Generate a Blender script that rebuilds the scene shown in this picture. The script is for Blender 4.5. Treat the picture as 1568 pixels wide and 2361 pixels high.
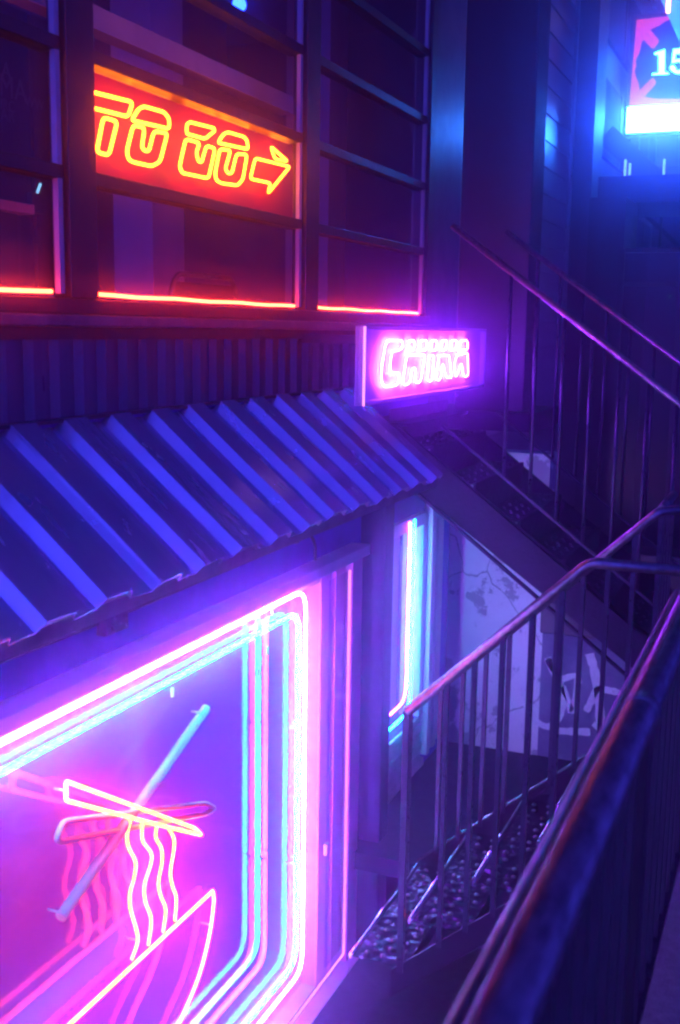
import bpy, bmesh, math, random
from mathutils import Vector, Matrix
random.seed(7)
R = math.radians
S = bpy.context.scene
for o in list(bpy.data.objects): bpy.data.objects.remove(o)
C = S.collection

# ------------------------------------------------------------------ camera
# Picture measures are given in a 1568 x 2361 px copy of the photograph.
FPX, CX, CY = 2580.0, 784.0, 1180.5
yv = Vector((1863-CX, 775-CY, FPX)).normalized()           # street/facade direction (world +Y) in camera axes
dyv = FPX*FPX/421
zv = Vector((-0.015*dyv, dyv, FPX)); zv -= yv*zv.dot(yv); zv.normalize()
up = -zv
xv = yv.cross(up)
if xv.x < 0: xv = -xv
EYE = Vector((0, 0, 1.7))
def ray(px, py):
    d = Vector((px-CX, py-CY, FPX))
    return Vector((xv.dot(d), yv.dot(d), up.dot(d)))
def P(px, py, ax, val):
    "point where the sight line through a pixel meets the plane axis=val"
    d = ray(px, py); t = (val-EYE[ax])/d[ax]
    return EYE + d*t
cam_d = bpy.data.cameras.new('camera'); cam = bpy.data.objects.new('camera', cam_d); C.objects.link(cam)
rx = Vector((xv.x, yv.x, up.x)); ryd = Vector((xv.y, yv.y, up.y)); rf = Vector((xv.z, yv.z, up.z))
cam.matrix_world = Matrix.Translation(EYE) @ Matrix((rx, -ryd, -rf)).transposed().to_4x4()
cam_d.sensor_fit = 'VERTICAL'; cam_d.sensor_height = 36.0; cam_d.lens = 36.0*FPX/2361
cam_d.clip_start = 0.02; cam_d.clip_end = 400
cam_d.dof.use_dof = True; cam_d.dof.focus_distance = 5.6; cam_d.dof.aperture_fstop = 3.2
S.camera = cam

# ------------------------------------------------------------------ night sky
W = bpy.data.worlds.new('World'); S.world = W; W.use_nodes = True
nt = W.node_tree; nt.nodes.clear()
sky = nt.nodes.new('ShaderNodeTexSky'); sky.sky_type = 'NISHITA'; sky.sun_disc = False
sky.sun_elevation = R(28.0); sky.sun_rotation = R(200)
tint = nt.nodes.new('ShaderNodeMix'); tint.data_type = 'RGBA'; tint.blend_type = 'MULTIPLY'; tint.inputs[0].default_value = 1
hs = nt.nodes.new('ShaderNodeRGBToBW'); nt.links.new(sky.outputs[0], hs.inputs[0])
nt.links.new(hs.outputs[0], tint.inputs[6]); tint.inputs[7].default_value = (0.20, 0.22, 2.5, 1)
bg = nt.nodes.new('ShaderNodeBackground'); bg.inputs[1].default_value = 0.15
wo = nt.nodes.new('ShaderNodeOutputWorld')
nt.links.new(tint.outputs[2], bg.inputs[0]); nt.links.new(bg.outputs[0], wo.inputs[0])

S.view_settings.view_transform = 'Standard'; S.view_settings.look = 'None'
S.view_settings.exposure = 0.0; S.view_settings.gamma = 1.0; S.view_settings.use_curve_mapping = False
S.render.engine = 'CYCLES'
cy = S.cycles
cy.use_denoising = True
try: cy.denoiser = 'OPENIMAGEDENOISE'
except Exception: pass
cy.max_bounces = 10; cy.diffuse_bounces = 3; cy.glossy_bounces = 5; cy.transmission_bounces = 4
cy.transparent_max_bounces = 24; cy.volume_bounces = 1
cy.caustics_reflective = False; cy.caustics_refractive = False
cy.sample_clamp_indirect = 6.0
cy.use_adaptive_sampling = True; cy.adaptive_threshold = 0.02
cy.filter_width = 2.3

BLOOM_HAZE = 0.044; BLOOM_HAZE_G = 0.968

# ------------------------------------------------------------------ materials
MATS = {}
def newmat(name):
    m = bpy.data.materials.new(name); m.use_nodes = True; m.node_tree.nodes.clear(); MATS[name] = m
    return m, m.node_tree
def coords(t, scale):
    tc = t.nodes.new('ShaderNodeTexCoord'); mp = t.nodes.new('ShaderNodeMapping')
    mp.inputs['Scale'].default_value = scale
    t.links.new(tc.outputs['Object'], mp.inputs[0]); return mp.outputs[0]
def surf(name, col, col2=None, rough=0.5, metal=0.0, scale=6.0, stretch=(1,1,1), bump=0.0, bscale=40.0, rvar=0.12, spec=0.5, contrast=(0.35,0.7)):
    "principled surface with two-colour wear, roughness variation and fine relief"
    m, t = newmat(name)
    b = t.nodes.new('ShaderNodeBsdfPrincipled'); o = t.nodes.new('ShaderNodeOutputMaterial')
    v = coords(t, stretch)
    n = t.nodes.new('ShaderNodeTexNoise'); n.inputs['Scale'].default_value = scale; n.inputs['Detail'].default_value = 7; n.inputs['Roughness'].default_value = .62
    t.links.new(v, n.inputs['Vector'])
    r = t.nodes.new('ShaderNodeValToRGB'); r.color_ramp.elements[0].position = contrast[0]; r.color_ramp.elements[1].position = contrast[1]
    r.color_ramp.elements[0].color = (*col, 1); r.color_ramp.elements[1].color = (*(col2 or col), 1)
    t.links.new(n.outputs['Fac'], r.inputs[0]); t.links.new(r.outputs[0], b.inputs['Base Color'])
    mr = t.nodes.new('ShaderNodeMapRange'); mr.inputs['To Min'].default_value = max(.03, rough-rvar); mr.inputs['To Max'].default_value = min(1, rough+rvar)
    n2 = t.nodes.new('ShaderNodeTexNoise'); n2.inputs['Scale'].default_value = scale*2.7; n2.inputs['Detail'].default_value = 5
    t.links.new(v, n2.inputs['Vector']); t.links.new(n2.outputs['Fac'], mr.inputs['Value']); t.links.new(mr.outputs[0], b.inputs['Roughness'])
    b.inputs['Metallic'].default_value = metal; b.inputs['Specular IOR Level'].default_value = spec
    if bump:
        n3 = t.nodes.new('ShaderNodeTexNoise'); n3.inputs['Scale'].default_value = bscale; n3.inputs['Detail'].default_value = 4
        t.links.new(v, n3.inputs['Vector'])
        bp = t.nodes.new('ShaderNodeBump'); bp.inputs['Strength'].default_value = bump; bp.inputs['Distance'].default_value = .01
        t.links.new(n3.outputs['Fac'], bp.inputs['Height']); t.links.new(bp.outputs[0], b.inputs['Normal'])
    t.links.new(b.outputs[0], o.inputs[0])
    return m
def glow(name, col, strength):
    m, t = newmat(name)
    e = t.nodes.new('ShaderNodeEmission'); o = t.nodes.new('ShaderNodeOutputMaterial')
    # a gas tube is never quite even along its length
    n = t.nodes.new('ShaderNodeTexNoise'); n.inputs['Scale'].default_value = 3.0
    t.links.new(coords(t, (1,1,1)), n.inputs['Vector'])
    mr = t.nodes.new('ShaderNodeMapRange'); mr.inputs['To Min'].default_value = strength*.85; mr.inputs['To Max'].default_value = strength*1.15
    t.links.new(n.outputs['Fac'], mr.inputs['Value'])
    e.inputs[0].default_value = (*col, 1); t.links.new(mr.outputs[0], e.inputs[1])
    t.links.new(e.outputs[0], o.inputs[0]); return m
def glass(name, tintc=(.92,.95,1), f0=.05, rough=0.0, dirt_haze=0.0, fmax=.95):
    m, t = newmat(name)
    tr = t.nodes.new('ShaderNodeBsdfTransparent'); tr.inputs[0].default_value = (*tintc, 1)
    gl = t.nodes.new('ShaderNodeBsdfGlossy'); gl.inputs['Roughness'].default_value = rough
    lw = t.nodes.new('ShaderNodeLayerWeight'); lw.inputs[0].default_value = .5
    pw = t.nodes.new('ShaderNodeMath'); pw.operation = 'POWER'; pw.inputs[1].default_value = 5
    t.links.new(lw.outputs['Facing'], pw.inputs[0])
    mr = t.nodes.new('ShaderNodeMapRange'); mr.inputs['To Min'].default_value = f0; mr.inputs['To Max'].default_value = fmax
    t.links.new(pw.outputs[0], mr.inputs['Value'])
    mx = t.nodes.new('ShaderNodeMixShader'); o = t.nodes.new('ShaderNodeOutputMaterial')
    t.links.new(mr.outputs[0], mx.inputs[0]); t.links.new(tr.outputs[0], mx.inputs[1]); t.links.new(gl.outputs[0], mx.inputs[2])
    last = mx
    if dirt_haze:
        df = t.nodes.new('ShaderNodeBsdfDiffuse'); df.inputs[0].default_value = (.5,.5,.55,1)
        n = t.nodes.new('ShaderNodeTexNoise'); n.inputs['Scale'].default_value = 4; n.inputs['Detail'].default_value = 6
        t.links.new(coords(t, (1,1,.4)), n.inputs['Vector'])
        m2 = t.nodes.new('ShaderNodeMapRange'); m2.inputs['To Min'].default_value = 0; m2.inputs['To Max'].default_value = dirt_haze
        t.links.new(n.outputs['Fac'], m2.inputs['Value'])
        mx2 = t.nodes.new('ShaderNodeMixShader'); t.links.new(m2.outputs[0], mx2.inputs[0])
        t.links.new(mx.outputs[0], mx2.inputs[1]); t.links.new(df.outputs[0], mx2.inputs[2]); last = mx2
    t.links.new(last.outputs[0], o.inputs[0]); return m

surf('black_paint', (.010,.010,.016), (.020,.020,.03), rough=.45, bump=.15)
surf('frame_paint', (.008,.007,.010), (.016,.014,.018), rough=.38, bump=.08)
surf('dark_wall', (.035,.03,.11), (.06,.055,.17), rough=.6, bump=.3, bscale=25)
surf('blue_lit_wall', (.07,.045,.55), (.10,.07,.70), rough=.55, bump=.25, bscale=30)  # blue fill light is painted into this wall colour
surf('gloss_wall', (.16,.17,.20), (.24,.25,.29), rough=.26, rvar=.015)
surf('siding', (.20,.21,.24), (.29,.30,.34), rough=.30, rvar=.06, bump=.08, bscale=14, stretch=(1,.2,1))
surf('blue_lit_galvanised', (.40,.42,.66), (.52,.54,.76), rough=.24, metal=.70, scale=3.5, stretch=(.6,1.6,.6), bump=.12, bscale=18)  # bluish base colour carries part of the blue light on the awning
surf('dark_cladding', (.05,.05,.11), (.10,.10,.18), rough=.32, metal=.5, scale=4, stretch=(1,1,.2), bump=.1, bscale=18)
surf('old_metal', (.10,.11,.13), (.20,.20,.22), rough=.42, metal=.6, scale=8, bump=.2)
surf('steel', (.14,.13,.15), (.34,.32,.35), rough=.42, metal=1.0, scale=14, stretch=(3,1,3), bump=.22, bscale=26, rvar=.10)
surf('dull_steel', (.012,.008,.028), (.030,.022,.06), rough=.3, metal=.4, scale=16, bump=.2)
surf('stair_metal', (.005,.003,.016), (.014,.009,.034), spec=.25, rough=.5, metal=.5, scale=11, bump=.35, bscale=45)
pl_ = surf('plate', (.03,.03,.05), (.09,.09,.13), rough=.22, metal=.9, scale=14)
def sparkle(m, scale, strength):
    t = m.node_tree; b = [n for n in t.nodes if n.type == 'BSDF_PRINCIPLED'][0]
    vo = t.nodes.new('ShaderNodeTexVoronoi'); vo.inputs['Scale'].default_value = scale; vo.feature = 'SMOOTH_F1'
    t.links.new(coords(t, (1,1,1)), vo.inputs['Vector'])
    bp = t.nodes.new('ShaderNodeBump'); bp.inputs['Strength'].default_value = strength; bp.inputs['Distance'].default_value = .02
    t.links.new(vo.outputs['Distance'], bp.inputs['Height']); t.links.new(bp.outputs[0], b.inputs['Normal'])
sparkle(pl_, 26, .45)
sparkle(surf('wet_floor', (.006,.004,.018), (.016,.012,.036), rough=.6, metal=0, scale=7, spec=.05), 24, .4)
surf('nosing', (.75,.75,.8), (.45,.45,.52), rough=.16, metal=1, scale=16, bump=.15, rvar=.08)
surf('trim_white', (.66,.66,.70), (.80,.80,.82), rough=.4, bump=.05)
surf('pink_lit_trim', (.80,.36,.62), (.86,.44,.70), rough=.4, bump=.05)  # white trim with the neon's pink light painted into its colour
surf('concrete', (.015,.012,.03), (.03,.026,.055), rough=.75, scale=5, bump=.5, bscale=60)
surf('floor', (.006,.003,.016), (.014,.008,.034), rough=.6, rvar=.25, spec=.12, scale=4, bump=.4, bscale=50)
surf('interior', (.12,.09,.20), (.17,.13,.26), rough=.7, scale=2)
surf('interior_pale', (.5,.46,.62), (.6,.56,.72), rough=.6, scale=3)
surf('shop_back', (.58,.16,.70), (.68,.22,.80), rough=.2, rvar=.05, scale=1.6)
surf('beam_paint', (.50,.44,.45), (.60,.54,.55), rough=.5)
surf('red_acrylic', (.22,.003,.03), (.30,.005,.045), rough=.4, rvar=.05, spec=.08)
pb_ = [n for n in MATS['red_acrylic'].node_tree.nodes if n.type == 'BSDF_PRINCIPLED'][0]
pb_.inputs['Emission Color'].default_value = (1.0, .02, .12, 1); pb_.inputs['Emission Strength'].default_value = .14   # faint emission imitates the tubes' red glow on the panel
surf('unlit_tube', (.92,.60,.80), (.96,.70,.86), rough=.2, rvar=.05)
surf('pale_panel', (.74,.70,.78), (.84,.80,.86), rough=.35)
surf('print_black', (.012,.012,.016), (.02,.02,.03), rough=.4)
surf('graffiti', (.80,.80,.84), (.60,.60,.66), rough=.6, scale=16)
surf('bare_render', (.10,.09,.19), (.20,.19,.30), rough=.8, scale=3.2, bump=.4, bscale=30, contrast=(.42,.60))
surf('tile', (.55,.52,.54), (.74,.70,.72), rough=.35, scale=14)
surf('far_wall', (.06,.06,.08), (.11,.11,.14), rough=.5, scale=2)
surf('far_pane', (.02,.025,.05), (.04,.045,.08), rough=.7, spec=.05)
surf('far_pale', (.24,.25,.30), (.34,.35,.40), rough=.5, scale=2)
surf('pavement_mat', (.12,.115,.12), (.24,.23,.24), rough=.7, scale=30, bump=.6, bscale=120)
surf('chalk', (.11,.11,.15), (.15,.15,.2), rough=.8)
glass('clear_glass', (.90,.90,.97), .012, 0.16, .09, .06)   # mirror reflection kept weak; diffuse film imitates pale misty reflections
glass('shop_glass', (.92,.92,.97), .012, 0.02, .03, .15)
glass('soft_glass', (.92,.92,.97), .035, 0.05, .04)
glass('acrylic', (.95,.93,.97), .05, 0.02, .02)
glass('far_glass', (.25,.28,.35), .03, 0.35, .05, .2)
# plaster: white lime wash flaking off a darker render, with cracks
def plaster():
    m, t = newmat('plaster')
    b = t.nodes.new('ShaderNodeBsdfPrincipled'); o = t.nodes.new('ShaderNodeOutputMaterial'); b.inputs['Roughness'].default_value = .8
    v = coords(t, (1,1,1))
    def noise(s, d=6, rg=.6):
        n = t.nodes.new('ShaderNodeTexNoise'); n.inputs['Scale'].default_value = s; n.inputs['Detail'].default_value = d; n.inputs['Roughness'].default_value = rg
        t.links.new(v, n.inputs['Vector']); return n.outputs['Fac']
    def ramp(x, a, c):
        r = t.nodes.new('ShaderNodeValToRGB'); r.color_ramp.elements[0].position = a; r.color_ramp.elements[1].position = c
        t.links.new(x, r.inputs[0]); return r.outputs[0]
    def mix(f, a, c, mode='MIX'):
        n = t.nodes.new('ShaderNodeMix'); n.data_type = 'RGBA'; n.blend_type = mode
        for k, w in ((0, f), (6, a), (7, c)):
            if isinstance(w, (int, float)): n.inputs[k].default_value = w
            elif isinstance(w, tuple): n.inputs[k].default_value = (*w, 1)
            else: t.links.new(w, n.inputs[k])
        return n.outputs[2]
    white = mix(noise(3.5), (.70,.69,.72), (.84,.83,.85))
    flake = ramp(noise(2.2, 9, .68), .545, .56)
    c1 = mix(flake, white, (.34,.33,.37))
    vo = t.nodes.new('ShaderNodeTexVoronoi'); vo.feature = 'DISTANCE_TO_EDGE'; vo.inputs['Scale'].default_value = .8
    dn = t.nodes.new('ShaderNodeTexNoise'); dn.inputs['Scale'].default_value = 4; dn.inputs['Detail'].default_value = 6
    t.links.new(v, dn.inputs['Vector'])
    vm = t.nodes.new('ShaderNodeMix'); vm.data_type = 'RGBA'; vm.inputs[0].default_value = .16
    t.links.new(v, vm.inputs[6]); t.links.new(dn.outputs['Color'], vm.inputs[7]); t.links.new(vm.outputs[2], vo.inputs['Vector'])
    crack = ramp(vo.outputs['Distance'], .0008, .004)
    c2 = mix(crack, (.16,.15,.18), c1)
    t.links.new(c2, b.inputs['Base Color'])
    bp = t.nodes.new('ShaderNodeBump'); bp.inputs['Strength'].default_value = .5; bp.inputs['Distance'].default_value = .01
    t.links.new(mix(.5, flake, noise(30)), bp.inputs['Height']); t.links.new(bp.outputs[0], b.inputs['Normal'])
    t.links.new(b.outputs[0], o.inputs[0])
plaster()
# light sources: far brighter than the film can hold, so cores clip and only the halo shows the hue
glow('neon_yellow', (1.0, .16, .006), 34.0)
glow('led_red', (1.0, .036, .014), 48.0)
glow('neon_pink', (.38, .036, 1.0), 240.0)
glow('neon_pink_slim', (.42, .05, 1.0), 90.0)
glow('neon_cyan_slim', (.008, .58, 1.0), 70.0)
glow('neon_cyan', (.005, .52, 1.0), 115.0)
glow('neon_cream', (1.0, .042, .0095), 62.0)
glow('neon_violet', (.30, .036, 1.0), 250.0)
glow('panel_white', (.024, .19, 1.0), 140.0)
glow('digit_white', (.020, .20, 1.0), 90.0)
glow('red_backlit', (1.0, .05, .10), 1.1)
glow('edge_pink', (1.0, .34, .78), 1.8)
glow('lamp_blue', (.012, .06, 1.0), 24.0)
glow('lamp_white', (.3, .7, 1.0), 1.6)
glow('lamp_warm', (1.0, .35, .2), 8.0)
glow('far_window', (.10, .30, .55), .35)

# ------------------------------------------------------------------ mesh helpers
ORG = {}
class MB:
    def __init__(s): s.v = []; s.f = []; s.smooth = []
    def add(s, vs, fs, smooth=False):
        b = len(s.v); s.v += [Vector(x) for x in vs]
        for q in fs: s.f.append([b+i for i in q]); s.smooth.append(smooth)
        return s
    def box(s, x0, x1, y0, y1, z0, z1):
        x0, x1 = sorted((x0, x1)); y0, y1 = sorted((y0, y1)); z0, z1 = sorted((z0, z1))
        return s.add([(x0,y0,z0),(x1,y0,z0),(x1,y1,z0),(x0,y1,z0),(x0,y0,z1),(x1,y0,z1),(x1,y1,z1),(x0,y1,z1)],
                     [(3,2,1,0),(4,5,6,7),(0,1,5,4),(1,2,6,5),(2,3,7,6),(3,0,4,7)])
    def prism(s, pts, vec):
        "solid from a polygon (world points) pushed along vec"
        n = len(pts); vec = Vector(vec)
        vs = [Vector(p) for p in pts] + [Vector(p)+vec for p in pts]
        fs = [list(range(n))[::-1], list(range(n, 2*n))] + [(i, (i+1) % n, n+(i+1) % n, n+i) for i in range(n)]
        return s.add(vs, fs)
    def bar(s, a, b, w, h, upv=(0,0,1)):
        "rectangular bar from a to b"
        a = Vector(a); b = Vector(b); d = (b-a).normalized(); u = Vector(upv)
        sd = d.cross(u).normalized(); u = sd.cross(d).normalized()
        c = [(-w/2,-h/2),(w/2,-h/2),(w/2,h/2),(-w/2,h/2)]
        vs = [a+sd*i+u*j for i, j in c] + [b+sd*i+u*j for i, j in c]
        return s.add(vs, [(3,2,1,0),(4,5,6,7),(0,1,5,4),(1,2,6,5),(2,3,7,6),(3,0,4,7)])
    def tube(s, pts, r, closed=False, seg=8, fillet=0.0, caps=True):
        pts = [Vector(p) for p in pts]
        if fillet: pts = round_path(pts, fillet, closed)
        out = [pts[0]]
        for p in pts[1:]:
            if (p-out[-1]).length > 1e-4: out.append(p)
        pts = out
        if closed and (pts[0]-pts[-1]).length < 1e-4: pts.pop()
        n = len(pts); rings = []; prev = None
        for i in range(n):
            if closed: d = pts[(i+1) % n]-pts[i-1]
            else: d = pts[min(i+1, n-1)]-pts[max(i-1, 0)]
            d.normalize()
            if prev is None:
                a = Vector((1,0,0)) if abs(d.x) < .8 else Vector((0,0,1))
                nrm = (a-d*a.dot(d)).normalized()
            else: nrm = (prev-d*prev.dot(d)).normalized()
            prev = nrm; bn = d.cross(nrm)
            rings.append([pts[i]+nrm*(r*math.cos(2*math.pi*k/seg))+bn*(r*math.sin(2*math.pi*k/seg)) for k in range(seg)])
        vs = [v for q in rings for v in q]; fs = []
        for i in range(n if closed else n-1):
            j = (i+1) % n
            for k in range(seg): fs.append((i*seg+k, i*seg+(k+1) % seg, j*seg+(k+1) % seg, j*seg+k))
        s.add(vs, fs, True)
        if not closed and caps:
            b = len(s.v)-len(vs)
            s.f.append([b+k for k in range(seg)][::-1]); s.smooth.append(False)
            s.f.append([b+(n-1)*seg+k for k in range(seg)]); s.smooth.append(False)
        return s
    def ball(s, c, r, sc=(1,1,1), n=8, m=6):
        c = Vector(c); vs = []; fs = []
        for j in range(m+1):
            th = math.pi*j/m
            for i in range(n):
                ph = 2*math.pi*i/n
                vs.append(c+Vector((r*sc[0]*math.sin(th)*math.cos(ph), r*sc[1]*math.sin(th)*math.sin(ph), r*sc[2]*math.cos(th))))
        for j in range(m):
            for i in range(n): fs.append((j*n+i, (j+1)*n+i, (j+1)*n+(i+1) % n, j*n+(i+1) % n))
        return s.add(vs, fs, True)
    def mesh(s, name, mat, org=Vector((0,0,0))):
        me = bpy.data.meshes.new(name)
        me.from_pydata([v-org for v in s.v], [], s.f); me.update()
        for p, q in zip(me.polygons, s.smooth): p.use_smooth = q
        bm = bmesh.new(); bm.from_mesh(me); bmesh.ops.recalc_face_normals(bm, faces=bm.faces); bm.to_mesh(me); bm.free()
        me.materials.append(MATS[mat]); return me
    def build(s, name, mat, parent=None, bevel=0.0, **kw):
        org = ORG[parent.name] if parent else Vector((0,0,0))
        o = bpy.data.objects.new(name, s.mesh(name, mat, org)); C.objects.link(o)
        if parent: o.parent = parent
        ORG[o.name] = org
        if bevel:
            b = o.modifiers.new('bevel', 'BEVEL'); b.width = bevel; b.segments = 2; b.limit_method = 'ANGLE'
        for k, w in kw.items(): o[k] = w
        return o
def round_path(pts, rad, closed):
    out = []; n = len(pts)
    for i in range(n):
        p = pts[i]
        if not closed and i in (0, n-1): out.append(p); continue
        a = pts[i-1]; b = pts[(i+1) % n]
        da = (a-p); db = (b-p); la = da.length; lb = db.length
        r = min(rad, la*.45, lb*.45); da.normalize(); db.normalize()
        s0 = p+da*r; s1 = p+db*r
        for k in range(6):
            u = k/5; out.append(s0*(1-u)**2 + p*2*u*(1-u) + s1*u*u)
    return out
def smooth_path(pts, n=7):
    pts = [Vector(p) for p in pts]; q = [pts[0]*2-pts[1]]+pts+[pts[-1]*2-pts[-2]]; out = []
    for i in range(1, len(q)-2):
        for k in range(n):
            u = k/n; a, b, c, d = q[i-1], q[i], q[i+1], q[i+2]
            out.append(.5*((2*b)+(c-a)*u+(2*a-5*b+4*c-d)*u*u+(3*b-a-3*c+d)*u**3))
    out.append(pts[-1]); return out
def thing(name, label, cat, loc=(0,0,0), group=None):
    o = bpy.data.objects.new(name, None); C.objects.link(o); o.location = loc; o.empty_display_size = .1
    o['label'] = label; o['category'] = cat
    if group: o['group'] = group
    ORG[o.name] = Vector(loc); return o
def tag(o, label, cat, group=None):
    o['label'] = label; o['category'] = cat
    if group: o['group'] = group
    return o
def struct(o): o['kind'] = 'structure'; return o
def inst(name, me, parent, pos=(0,0,0), rot=None):
    "a piece that shares mesh data; pos is in world axes"
    o = bpy.data.objects.new(name, me); C.objects.link(o); o.parent = parent
    o.location = Vector(pos)-ORG[parent.name]
    if rot: o.rotation_euler = rot
    ORG[o.name] = Vector(pos)
    return o

DX = -2.2        # facade plane
YE = 7.37        # end wall / vestibule face
FLOOR = -1.2     # basement yard
# ================================================================== ground
struct(MB().box(-.26, 9, -4, 40, -.12, 0).build('pavement', 'pavement_mat'))
o = MB().box(-.56, -.262, 4.93, 5.5, -.12, 0).box(-.60, -.262, 3.70, 4.90, -.12, -.004).build('stair_landing', 'concrete'); struct(o)
struct(MB().box(-2.4, .3, 5.5, YE+.2, FLOOR-.1, FLOOR).build('basement_floor', 'floor'))
struct(MB().box(-1.52, .3, 3.2, 5.499, -.96, -.86).build('basement_landing', 'wet_floor'))
struct(MB().box(-2.4, -1.523, -2, 5.498, -2.35, -2.25).box(-1.523, .3, -2, 3.198, -2.35, -2.25).build('light_well_floor', 'floor'))
o = MB().box(-.30, .1, -2, 3.66, -2.2, -.121).box(-.30, .1, 3.66, YE, -2.2, -.121).build('retaining_wall', 'concrete')
tag(o, 'dark concrete retaining wall below the pavement edge and its railing', 'wall')
struct(MB().box(-60, -.265, 8.6, 90, -.06, -.02).build('street', 'floor'))

# ================================================================== shop building
B = thing('shop_building', 'dark shop building with glazed upper front, basement shop window, boarded side wall and black column', 'building', (DX, 4, FLOOR))
# walls round the openings
WT = .14
MB().box(DX-WT, DX, -1.5, YE+.018, 4.35, 6.4).build('wall', 'dark_wall', B)
MB().box(DX-WT, DX, 6.80, YE+.018, .56, 4.348).build('wall', 'gloss_wall', B)
MB().box(DX-WT, DX, -1.5, 6.798, .56, 1.40).build('wall', 'blue_lit_wall', B)
MB().box(DX-WT, DX, 5.56, 6.02, FLOOR, .558).build('wall', 'blue_lit_wall', B)
MB().box(DX-WT, DX, 6.78, YE, FLOOR, .558).build('wall', 'blue_lit_wall', B)
MB().box(DX-WT, DX, 6.02, 6.78, FLOOR, -.80).build('wall', 'blue_lit_wall', B)
MB().box(DX-WT, DX, -1.5, 5.56, -2.3, -1.86).build('wall', 'blue_lit_wall', B)
MB().box(DX-WT, DX+.0, -1.5, 1.1, -1.86, .558).build('wall', 'blue_lit_wall', B)
# --- upper glazing
gz = MB().box(-2.30, -2.20, -1.5, 6.80, 1.735, 1.785).box(-2.30, -2.20, -1.5, 6.80, 4.26, 4.346).box(-2.295, -2.195, 6.70, 6.798, 1.786, 4.259).build('glazed_front', 'frame_paint', B, bevel=.004)
for y0, y1 in ((1.28, 1.40), (3.055, 3.205), (4.885, 5.035)):
    MB().box(-2.268, -2.195, y0, y1, 1.786, 4.258).build('mullion', 'frame_paint', gz, bevel=.004)
cols = ((-1.5, 1.28), (1.40, 3.055), (3.205, 4.885), (5.035, 6.70))
rows = (1.786, 2.178, 2.563, 2.948, 3.333, 3.718, 4.258)
for y0, y1 in cols:
    for z in rows[1:-1]:
        MB().box(-2.29, -2.215, y0, y1, z-.022, z+.022).build('sash_bar', 'frame_paint', gz, bevel=.003)
    for a, b in zip(rows[:-1], rows[1:]):
        MB().box(-2.256, -2.250, y0, y1, a+(.022 if a > 1.8 else 0), b-(.022 if b < 4.2 else 0)).build('pane', 'clear_glass', gz)
# edge strips of the glazing channel catch the red light
for y in (3.035, 3.213, 4.865, 5.05, 6.68):
    MB().box(-2.236, -2.216, y-.012, y+.012, 1.80, 4.25).build('glazing_bead', 'beam_paint', gz)
# sill, fascia, corrugated strip
MB().box(DX-.1, DX+.075, -1.5, 6.80, 1.695, 1.733).build('sill', 'old_metal', B, bevel=.006)
MB().box(DX-.1, DX+.02, -1.5, 6.80, 1.655, 1.694).build('fascia', 'black_paint', B)
mb = MB(); pr = []; y = -1.5; pitch = .13
while y < 5.36:
    pr += [(y, 0), (y+.052, 0), (y+.070, .026), (y+.112, .026)]; y += pitch
pr.append((y, 0))
vs = []; n = len(pr)
for z in (1.385, 1.654):
    vs += [(DX-.030+d, yy, z) for yy, d in pr]
for z in (1.385, 1.654):
    vs += [(DX-.034+d, yy, z) for yy, d in pr]
fs = [(i, i+1, n+i+1, n+i) for i in range(n-1)] + [(2*n+i, 3*n+i, 3*n+i+1, 2*n+i+1) for i in range(n-1)]
mb.add(vs, fs).build('corrugated_cladding', 'dark_cladding', B)
MB().box(DX-.12, DX-.045, -1.5, 5.45, 1.401, 1.654).build('wall', 'black_paint', B)
MB().box(DX-.12, DX, 5.45, 6.80, 1.401, 1.654).build('wall', 'dark_wall', B)
# --- basement window with noodle sign
W1 = (1.1, 5.40, -1.80, .50)
MB().box(-2.30, -2.10, 1.1, 5.56, .50, .557).build('window_head', 'trim_white', B, bevel=.004)
MB().box(-2.30, -2.06, 1.1, 5.558, -1.859, -1.80).build('window_sill', 'trim_white', B, bevel=.006)
jf = MB()
for k, (a, b, d) in enumerate(((5.02, 5.10, -2.155), (5.10, 5.20, -2.17), (5.20, 5.26, -2.15), (5.26, 5.37, -2.165), (5.37, 5.44, -2.125), (5.44, 5.556, -2.14))):
    MB().box(-2.30, d, a+.001, b-.001, -1.799, .499).build('window_jamb', 'pink_lit_trim', B, bevel=.006)
wf = MB().box(-2.29, -2.16, 1.101, 5.018, .452, .499).build('shop_window', 'trim_white', B)
MB().box(-2.29, -2.16, 1.101, 5.018, -1.799, -1.75).build('bottom_rail', 'trim_white', wf)
MB().box(-2.172, -2.166, 1.1, 5.018, -1.749, .451).build('pane', 'shop_glass', wf)
MB().box(-2.246, -2.240, 1.1, 5.018, -1.749, .451).build('pane', 'soft_glass', wf)
MB().box(-2.282, -2.276, 1.1, 5.018, -1.749, .451).build('pane', 'soft_glass', wf)
# shop interior behind it
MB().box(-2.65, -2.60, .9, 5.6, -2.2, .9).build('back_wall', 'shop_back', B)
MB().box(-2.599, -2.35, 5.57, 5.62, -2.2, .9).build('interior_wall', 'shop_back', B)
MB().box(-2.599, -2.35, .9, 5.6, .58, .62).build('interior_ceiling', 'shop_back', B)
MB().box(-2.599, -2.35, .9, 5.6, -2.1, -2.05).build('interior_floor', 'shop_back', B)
# pilaster between the two basement windows
MB().box(DX+.002, -2.05, 5.66, 5.80, FLOOR-.9, 1.20).build('pilaster', 'dark_wall', B, bevel=.008)
# cable and switch box on the wall under the awning
MB().tube([(DX+.010, 1.4, .70), (DX+.010, 3.2, .685), (DX+.010, 4.96, .70), (DX+.010, 5.02, .64), (DX+.010, 5.02, .56)], .008, fillet=.05).build('cable', 'black_paint', B)
MB().box(DX+.001, DX+.045, 3.15, 3.29, .64, .73).build('switch_box', 'dull_steel', B, bevel=.006)
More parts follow.
